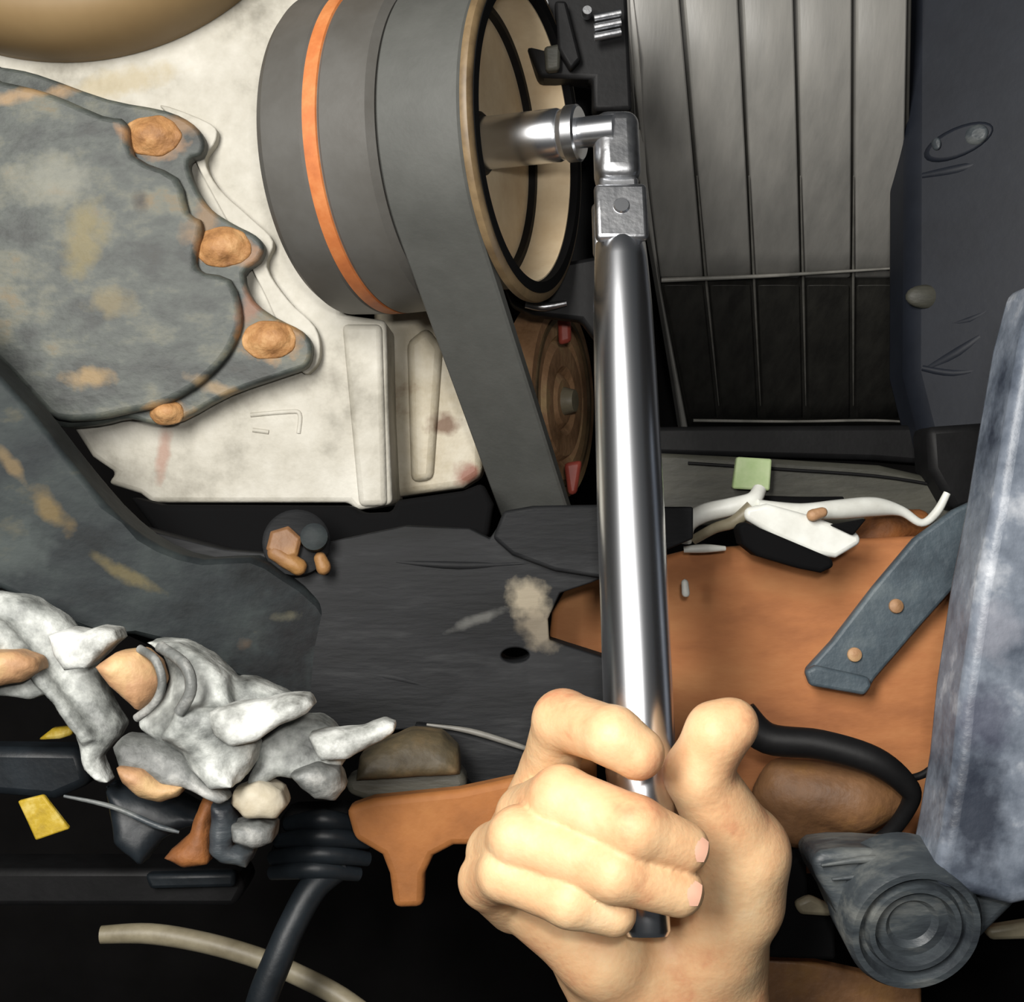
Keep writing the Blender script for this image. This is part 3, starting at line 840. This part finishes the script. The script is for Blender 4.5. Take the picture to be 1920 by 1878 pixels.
for x, y in ((1680, 1136), (1602, 1227)):
    lathe('rivet', [(0, 0.0036), (0.001, 0.0034), (0.0018, 0.002), (0.002, 0)], P(x, y, 0.6215), (0, -1, 0.15), M['tanrust'], st, 20)

# rust-brown bushing and hose right of the hand
bu = blob('rubber_bushing', [(0.006, 0, [ell(P(1560, 1490, .585), (150 / F * .585, 0.018, 64 / F * .585)), pc(1470, 1460, .585, 40, 1600, 1500, .58, 58), pc(1480, 1540, .585, 46, 1560, 1570, .585, 34)])], M['brown'], None, 0.0016)
tag(bu, 'brown leaf-shaped rubber bushing just right of the hand', 'bushing')
hs = tube('rubber_hose', [P(1390, 1340, .575), P(1440, 1384, .573), P(1540, 1396, .566), P(1640, 1426, .560), P(1700, 1472, .560), P(1706, 1506, .562), P(1664, 1564, .57), P(1600, 1600, .575)],
          [.0075, .0070, .0066, .0062, .0050, .0038, .0034, .0028], M['black'], None, 16, 6)  # black upper end also stands in for the hand's shadow
tag(hs, 'black rubber hose curving over the brown bushing', 'hose')
hs2 = tube('thin_cable', [P(1686, 1462, .575), P(1730, 1452, .575), P(1764, 1424, .575), P(1790, 1390, .575)], [.0016, .0018, .0018, .0014], M['black'], None, 10, 5)
tag(hs2, 'thin black cable running up from the hose to the strut', 'cable')
ln = plate('rust_lug', [(1480, 1560), (1530, 1566), (1540, 1600), (1500, 1606), (1478, 1590)], 0.60, 0.01, M['rust'], None, 0.003)
tag(ln, 'small bright orange rust lug under the brown bushing', 'lug')

# ================================================================== CONTROL ARM / STRUT (right edge)
ca = thing('control_arm', 'scuffed blue-grey control arm at the right edge ending in a ringed eye', 'control arm', P(1800, 1840, 0.52))
plate('strut_leg', [(1950, 520), (1918, 640), (1890, 800), (1864, 960), (1836, 1100), (1806, 1300), (1792, 1440), (1772, 1560), (1752, 1660), (1900, 1700), (2080, 1660), (2180, 520)], 0.500, 0.035, M['strut'], ca, 0.005, 4)
plate('eye_web', [(1520, 1612), (1580, 1592), (1680, 1596), (1760, 1600), (1930, 1640), (1925, 1672), (1860, 1740), (1800, 1790), (1700, 1800), (1600, 1760), (1560, 1690)], 0.515, 0.03, M['strut_dark'], ca, 0.007, 4, n=2)
EC = P(1704, 1722, 0.512)
ea = Vector((0.05, -1, -0.25))
K = 0.512 / F
lathe('eye_ring', [(-0.02, 128 * K), (0.006, 128 * K), (0.009, 120 * K), (0.009, 108 * K), (0.004, 100 * K), (0.004, 92 * K), (0.008, 86 * K), (0.008, 76 * K), (0.002, 68 * K), (-0.02, 68 * K)], EC, ea, M['strut_dark'], ca, 64, closed=True)
lathe('eye_core', [(-0.02, 70 * K), (0.003, 70 * K), (0.004, 50 * K), (0.0015, 40 * K), (0.002, 0)], EC, ea, M['strut_dark'], ca, 48)
for pts in ([(1540, 1622), (1640, 1610), (1740, 1626)], [(1560, 1648), (1660, 1640), (1730, 1660)], [(1790, 1600), (1840, 1612), (1880, 1640)]):
    tube('weld_bead', [P(x, y, .513) for x, y in pts], [0.0006, 0.0016, 0.0006], M['strut_dark'], ca, 10, 5)

bp_ = plate('lower_brown_plate', [(1420, 1795), (1500, 1800), (1730, 1850), (1730, 1960), (1420, 1960)], 0.60, 0.01, M['brown'], None, 0.002)
tag(bp_, 'dark brown flat plate at the bottom edge beside the wrist', 'plate')
db = plate('black_bracket', [(1420, 1650), (1512, 1600), (1516, 1690), (1500, 1700), (1566, 1722), (1568, 1800), (1440, 1796), (1430, 1720)], 0.57, 0.02, M['blackmatte'], None, 0.003)
tag(db, 'matte black bracket between the wrist and the ringed eye', 'bracket')
cb = plate('cream_tab', [(1490, 1694), (1520, 1680), (1562, 1700), (1562, 1720), (1500, 1716)], 0.565, 0.006, M['beige_pipe'], None, 0.002)
tag(cb, 'small cream tab on top of the matte black bracket', 'tab')
cb2 = plate('cream_strip', [(1850, 1742), (1940, 1728), (1940, 1762), (1858, 1764)], 0.56, 0.008, M['beige_pipe'], None, 0.002)
tag(cb2, 'cream strip at the right edge below the control arm', 'strip')

# ================================================================== CROSSMEMBER (middle)
cm = thing('crossmember', 'dark grey steel crossmember running across the middle under the engine', 'crossmember', P(700, 1400, 0.58))
main = [(150, 960), (300, 1000), (420, 1030), (520, 1040), (640, 1010), (760, 985), (880, 990), (918, 1010), (950, 962), (1010, 952), (1160, 950),
        (1300, 950), (1300, 1010), (1180, 1060), (1110, 1092), (1050, 1112), (1028, 1160), (1030, 1200), (1150, 1238), (1240, 1260), (1240, 1420), (1010, 1440), (860, 1400),
        (780, 1366), (700, 1372), (560, 1350), (430, 1290), (300, 1220), (150, 1150)]
mo = plate('main_web', main, lambda x, y: 0.575 - 0.00004 * max(0, y - 1150), 0.02, M['cross'], cm, 0.005, 4)
# round hole through the web
cut = lathe('cutter', [(-0.05, 0.0062), (0.05, 0.0062)], P(966, 1226, 0.575), (0, 1, 0), M['blackmatte'], None, 32)
cut.scale = (1, 1, 1)
cut.data.transform(Matrix.Diagonal((1, 1, 0.52, 1)))
cut.location.z += 0.0062 * 0.48
bm_ = mo.modifiers.new('hole', 'BOOLEAN'); bm_.operation = 'DIFFERENCE'; bm_.object = cut; bm_.solver = 'EXACT'
mo.modifiers.move(1, 0)
bpy.context.view_layer.update()
dg = bpy.context.evaluated_depsgraph_get()
nm = bpy.data.meshes.new_from_object(mo.evaluated_get(dg))
mo.modifiers.clear()
mo.data = nm
bpy.data.objects.remove(cut)
for p in mo.data.polygons:
    p.use_smooth = True
mo.data.set_sharp_from_angle(angle=math.radians(35))
plate('upper_ledge', [(240, 930), (300, 946), (660, 948), (676, 962), (736, 960), (742, 938), (868, 920), (905, 905), (925, 945), (915, 1010), (760, 1000), (640, 1025), (460, 1045), (300, 1010)], 0.600, 0.02, M['blackmatte'], cm, 0.003, 3)  # matte black puts the shadow between block and arm into the ledge colour
plate('step_plate', [(944, 958), (1000, 948), (1240, 944), (1240, 1060), (1140, 1086), (1040, 1070), (960, 1040), (924, 1008)], 0.5705, 0.01, M['cross'], cm, 0.0018, 3)
for pts in ([(640, 1100), (760, 1120), (900, 1160), (960, 1185)], [(560, 1190), (680, 1210), (780, 1240)], [(700, 1050), (860, 1060), (1000, 1055)],
            [(620, 1260), (740, 1270), (840, 1300)]):
    tube('pressed_ridge', [P(x, y, .5755 - .00004 * max(0, y - 1150)) for x, y in pts], [0.0004] + [0.0022] * (len(pts) - 2) + [0.0004], M['cross'], cm, 10, 6)
plate('lower_flange', [(770, 1358), (860, 1366), (1010, 1410), (1060, 1425), (1050, 1470), (880, 1480), (850, 1450), (830, 1400)], 0.558, 0.012, M['cross'], cm, 0.003, 3)
tube('flange_edge', [P(800, 1358, .556), P(880, 1370, .556), P(960, 1394, .556), P(1020, 1415, .556)], [0.0006, 0.0013, 0.0013, 0.0008], M['shroud_edge'], cm, 10, 5)

# rusty bolt cluster on the crossmember
rb = thing('rusty_bolt', 'rusty bolt with washer on the crossmember below the engine block', 'bolt', P(550, 1070, 0.575))
lathe('washer', [(-0.004, 0.0150), (0.002, 0.0150), (0.003, 0.0135), (0.003, 0.0)], P(556, 1018, 0.573), (0.15, -1, 0.25), M['cross'], rb, 40)
hexhead('bolt_head', P(534, 1022, 0.570), (0.1, -1, 0.2), 0.0082, 0.006, M['brown'], rb)
blob('rust_flake', [(0.003, 0, [pc(515, 1036, .566, 15, 560, 1062, .566, 17), pc(600, 1046, .566, 12, 606, 1064, .566, 14)])], M['brown'], rb, 0.0011, wobble=0.0003)
lathe('pin', [(0, 0.006), (0.006, 0.006), (0.007, 0.004)], P(590, 1010, 0.567), (0.1, -1, 0.2), M['arm'], rb, 24)

# ================================================================== FRAME ARM (left)
fa = thing('frame_arm', 'dirty blue-grey steel frame arm slanting down from the left edge', 'frame arm', P(200, 1200, 0.53))
armo = [(-160, 520), (-60, 640), (0, 706), (56, 768), (110, 838), (170, 912), (230, 976), (300, 1024), (380, 1048), (470, 1044), (530, 1076), (600, 1130), (640, 1220), (620, 1350),
        (570, 1348), (500, 1300), (420, 1262), (340, 1222), (250, 1190), (160, 1184), (90, 1152), (0, 1104), (-160, 1060)]
plate('arm_body', armo, lambda x, y: 0.520 + 0.000135 * max(0, x - 220), 0.026, M['arm'], fa, 0.006, 5, n=2)
# ================================================================== LOWER-LEFT CASTINGS
c1 = thing('bracket_casting', 'whitish corroded bracket casting at the left edge, leftmost of the castings', 'casting', P(100, 1460, 0.49))
blob('bracket_body', [(0.003, 0, [poly([(-60, 1108), (42, 1124), (98, 1160), (128, 1190), (160, 1240), (178, 1286), (206, 1334), (224, 1364), (216, 1384), (186, 1422), (206, 1466), (184, 1464), (160, 1440),
     (146, 1396), (136, 1362), (108, 1316), (86, 1302), (48, 1312), (-60, 1300)], .484, .008, .005, 0.15, 0.25),
     poly([(-60, 1150), (0, 1170), (70, 1250), (130, 1330), (180, 1390), (150, 1400), (90, 1320), (20, 1240), (-60, 1190)], .477, .008, .004, 0.1, 0.1)])], M['casting_mid'], c1, 0.0012, wobble=0.0003)
blob('square_boss', [(0.002, 0, [poly([(78, 1192), (112, 1182), (146, 1188), (170, 1178), (208, 1182), (216, 1200), (184, 1232), (160, 1254), (118, 1258), (92, 1226)], .468, .010, .004, -0.1, 0.3)])], M['casting'], c1, 0.0011, wobble=0.0002)
blob('rust_bush', [(0.003, 0, [poly([(-50, 1222), (20, 1224), (56, 1240), (58, 1262), (30, 1284), (-50, 1296)], .466, .010, .006, 0.3, -0.2)])], M['tanrust'], c1, 0.0012, label='yellowish tan bush', wobble=0.0002)

c2 = thing('ball_joint', 'corroded white ball joint casting with a tan rusted cap', 'ball joint', P(340, 1480, 0.48))
blob('joint_body', [(0.003, 0, [poly([(250, 1213), (310, 1213), (370, 1238), (416, 1276), (434, 1330), (420, 1400), (450, 1466), (402, 1472), (362, 1440), (344, 1414), (290, 1392), (248, 1372), (248, 1350), (292, 1312), (306, 1278), (288, 1238)], .474, .014, .006, -0.25, 0.35),
     poly([(428, 1278), (462, 1278), (520, 1300), (560, 1322), (540, 1350), (470, 1360), (430, 1340)], .484, .010, .005, 0.0, 0.5),
     poly([(330, 1330), (400, 1326), (452, 1376), (474, 1404), (468, 1440), (448, 1466), (400, 1468), (370, 1430), (300, 1385)], .466, .010, .006, 0.2, -0.1)])], M['casting_mid'], c2, 0.0012, wobble=0.0003)
blob('joint_horn', [(0.003, 0, [poly([(380, 1336), (470, 1320), (530, 1308), (574, 1308), (586, 1326), (570, 1342), (520, 1364), (474, 1392), (430, 1404), (396, 1380)], .461, .009, .005, -0.05, 0.3)])], M['casting'], c2, 0.0012, wobble=0.0003)
blob('rusted_cap', [(0.003, 0, [poly([(176, 1250), (212, 1224), (258, 1220), (284, 1246), (294, 1284), (280, 1316), (250, 1340), (234, 1322), (200, 1288)], .465, .010, .007, 0.35, 0.0)])], M['tanrust'], c2, 0.0012, label='tan rusted cap', wobble=0.0001)
tube('boot_ring', [P(262, 1216, .470), P(292, 1238, .464), P(304, 1280, .462), P(290, 1318, .464), P(256, 1346, .468)], 0.0016, M['casting_grey'], c2, 12, 6)
tube('boot_ring', [P(300, 1212, .474), P(346, 1246, .466), P(358, 1292, .463), P(336, 1336, .464)], 0.0022, M['casting_grey'], c2, 12, 6)

c3 = thing('tie_rod_end', 'grey-white knobbly tie rod end with a stub pointing right', 'tie rod end', P(590, 1510, 0.49))
blob('rod_body', [(0.003, 0, [poly([(478, 1432), (482, 1396), (520, 1370), (556, 1350), (590, 1352), (612, 1366), (640, 1400), (640, 1440), (600, 1460), (545, 1462), (520, 1456), (486, 1476), (460, 1470)], .484, .010, .005, 0.1, 0.3)])], M['casting_mid'], c3, 0.0012, wobble=0.0003)
blob('rod_stub', [(0.003, 0, [poly([(570, 1380), (640, 1370), (680, 1366), (716, 1354), (740, 1362), (736, 1378), (700, 1398), (650, 1424), (600, 1430)], .476, .008, .005, 0.0, 0.3)])], M['casting'], c3, 0.0012, wobble=0.0003)
blob('lower_lobe', [(0.003, 0, [poly([(542, 1454), (590, 1436), (632, 1448), (644, 1486), (622, 1510), (586, 1504), (560, 1482)], .474, .010, .006, 0.2, -0.3)])], M['casting_grey'], c3, 0.0012, wobble=0.0003)

c4 = thing('clamp_nut', 'grey clamp lobe with a gold-tan rusted lower face below ball joint', 'clamp', P(270, 1510, 0.48))
blob('clamp_body', [(0.003, 0, [poly([(204, 1406), (220, 1384), (262, 1388), (312, 1404), (346, 1420), (362, 1450), (384, 1470), (430, 1500), (410, 1508), (340, 1478), (300, 1472), (260, 1448), (222, 1442)], .468, .008, .004, 0.1, 0.4)])], M['casting_grey'], c4, 0.0011, wobble=0.0002)
blob('rusted_face', [(0.003, 0, [poly([(214, 1440), (262, 1446), (296, 1474), (338, 1480), (326, 1502), (290, 1512), (250, 1502), (224, 1472)], .463, .009, .006, 0.1, -0.3)])], M['tanrust'], c4, 0.0011, label='gold-tan rusted face', wobble=0.0002)

c5 = thing('stud_cluster', 'dark rusty stud with pale corroded nuts below the ball joint', 'stud', P(420, 1630, 0.49))
blob('pale_nut', [(0.002, 0, [poly([(432, 1484), (480, 1470), (520, 1490), (532, 1518), (514, 1542), (456, 1536), (430, 1510)], .474, .010, .005, 0.2, 0.2)])], M['alu_warm'], c5, 0.0011, wobble=0.0003)
blob('pale_nut', [(0.002, 0, [poly([(430, 1552), (480, 1544), (512, 1552), (506, 1586), (470, 1597), (432, 1582)], .474, .010, .005, 0.2, 0.1)])], M['casting_grey'], c5, 0.0011, wobble=0.0003)
blob('rust_stud', [(0.003, 0, [poly([(372, 1496), (404, 1504), (388, 1550), (388, 1624), (342, 1632), (304, 1612), (350, 1568)], .480, .010, .006, 0.0, 0.2)])], M['rust_dark'], c5, 0.0012, label='orange-brown rusty stud', wobble=0.0003)
blob('dark_nut', [(0.003, 0, [poly([(392, 1506), (432, 1512), (442, 1560), (432, 1590), (472, 1602), (456, 1634), (410, 1622), (388, 1600)], .482, .012, .005, 0.2, 0.0)])], M['strut_dark'], c5, 0.0012, wobble=0.0003)
blob('dark_bowl', [(0.003, 0, [poly([(188, 1480), (300, 1498), (384, 1548), (334, 1562), (300, 1578), (264, 1624), (214, 1582)], .490, .012, .006, 0.2, 0.3)])], M['hose'], c5, 0.0012, wobble=0.0002)
tube('rim_wire', [P(120, 1492, .486), P(210, 1512, .485), P(290, 1546, .484), P(336, 1560, .484)], [0.0006, 0.0010, 0.0012, 0.0006], M['strut_dark'], c5, 10, 6)

nt_ = thing('hex_nut', 'grey-brown domed nut above the rusty stub bracket', 'nut', P(760, 1460, 0.53))
blob('nut_dome', [(0.003, 0, [poly([(668, 1462), (672, 1420), (712, 1396), (766, 1378), (826, 1382), (858, 1412), (864, 1456)], .528, .012, .007, 0.1, 0.45)])], M['brown_dark'], nt_, 0.0012, wobble=0.0002)
plate('nut_skirt', [(644, 1462), (690, 1444), (862, 1440), (880, 1470), (860, 1492), (690, 1502), (652, 1490)], 0.532, 0.016, M['olive'], nt_, 0.003, 3)

# rusty stub bracket
rk = plate('stub_bracket', [(648, 1516), (700, 1498), (860, 1482), (1010, 1450), (1120, 1420), (1120, 1640), (880, 1586), (850, 1586), (812, 1606), (796, 1640), (794, 1702), (738, 1704), (730, 1640),
                            (716, 1604), (664, 1574)], 0.522, 0.012, M['rust_bracket'], None, 0.003, 3)
tag(rk, 'orange rusty bracket with a short downward stub left of the hand', 'bracket')

# ================================================================== LOWER-LEFT DARK AREA
bg = thing('black_boot', 'black ribbed rubber boot above the drooping hose', 'boot', P(590, 1640, 0.54))
for i, (y, a, b) in enumerate(((1540, 540, 670), (1572, 520, 690), (1604, 510, 690), (1632, 510, 672))):
    tube('boot_fold', [P(a, y + 4, .54), P((a + b) / 2, y - 4, .53), P(b, y + 6, .54)], [0.003, 0.0044, 0.003], M['hose'], bg, 14, 5)
plate('boot_core', [(530, 1520), (660, 1516), (690, 1610), (670, 1650), (520, 1650), (505, 1600)], 0.543, 0.02, M['black'], bg, 0.004)
ho = tube('drooping_hose', [P(640, 1620, .538), P(590, 1660, .532), P(550, 1730, .526), P(520, 1800, .522), P(490, 1880, .52), P(470, 1990, .52)], [0.006, 0.0062, 0.006, 0.0062, 0.0064, 0.0064], M['hose'], None, 18, 6)
tag(ho, 'black rubber hose drooping to the bottom edge left of hand', 'hose')
pi_ = tube('curved_pipe', [P(190, 1752, .58), P(280, 1750, .58), P(380, 1766, .578), P(480, 1794, .575), P(560, 1828, .57), P(640, 1870, .565), P(720, 1930, .56)], [0.0040, 0.0046, 0.0046, 0.0046, 0.0046, 0.0046, 0.0046], M['beige_pipe'], None, 18, 6)
tag(pi_, 'beige curved metal pipe at the bottom behind the drooping hose', 'pipe')
db2 = thing('lower_rail', 'black lower frame rail across the dark bottom left corner', 'rail', P(230, 1700, 0.6))
plate('rail_face', [(-160, 1630), (440, 1630), (460, 1664), (440, 1700), (-160, 1700)], 0.60, 0.03, M['black'], db2, 0.003)
plate('rail_lip', [(270, 1640), (440, 1636), (440, 1664), (280, 1668)], 0.594, 0.008, M['hose'], db2, 0.002)
plate('rail_web', [(-160, 1400), (150, 1404), (170, 1470), (100, 1500), (-160, 1480)], 0.56, 0.02, M['hose'], db2, 0.004)
yt = plate('yellow_tag', [(32, 1502), (80, 1490), (100, 1516), (130, 1554), (66, 1576), (50, 1540)], 0.52, 0.003, M['yellow'], None, 0.0008)
tag(yt, 'yellow speckled square tag hanging at the lower left', 'tag')
yt2 = plate('yellow_sleeve', [(68, 1388), (96, 1366), (134, 1362), (136, 1378), (110, 1386)], 0.52, 0.006, M['yellow'], None, 0.0015)
tag(yt2, 'small yellow sleeve beneath the leftmost white casting', 'sleeve')
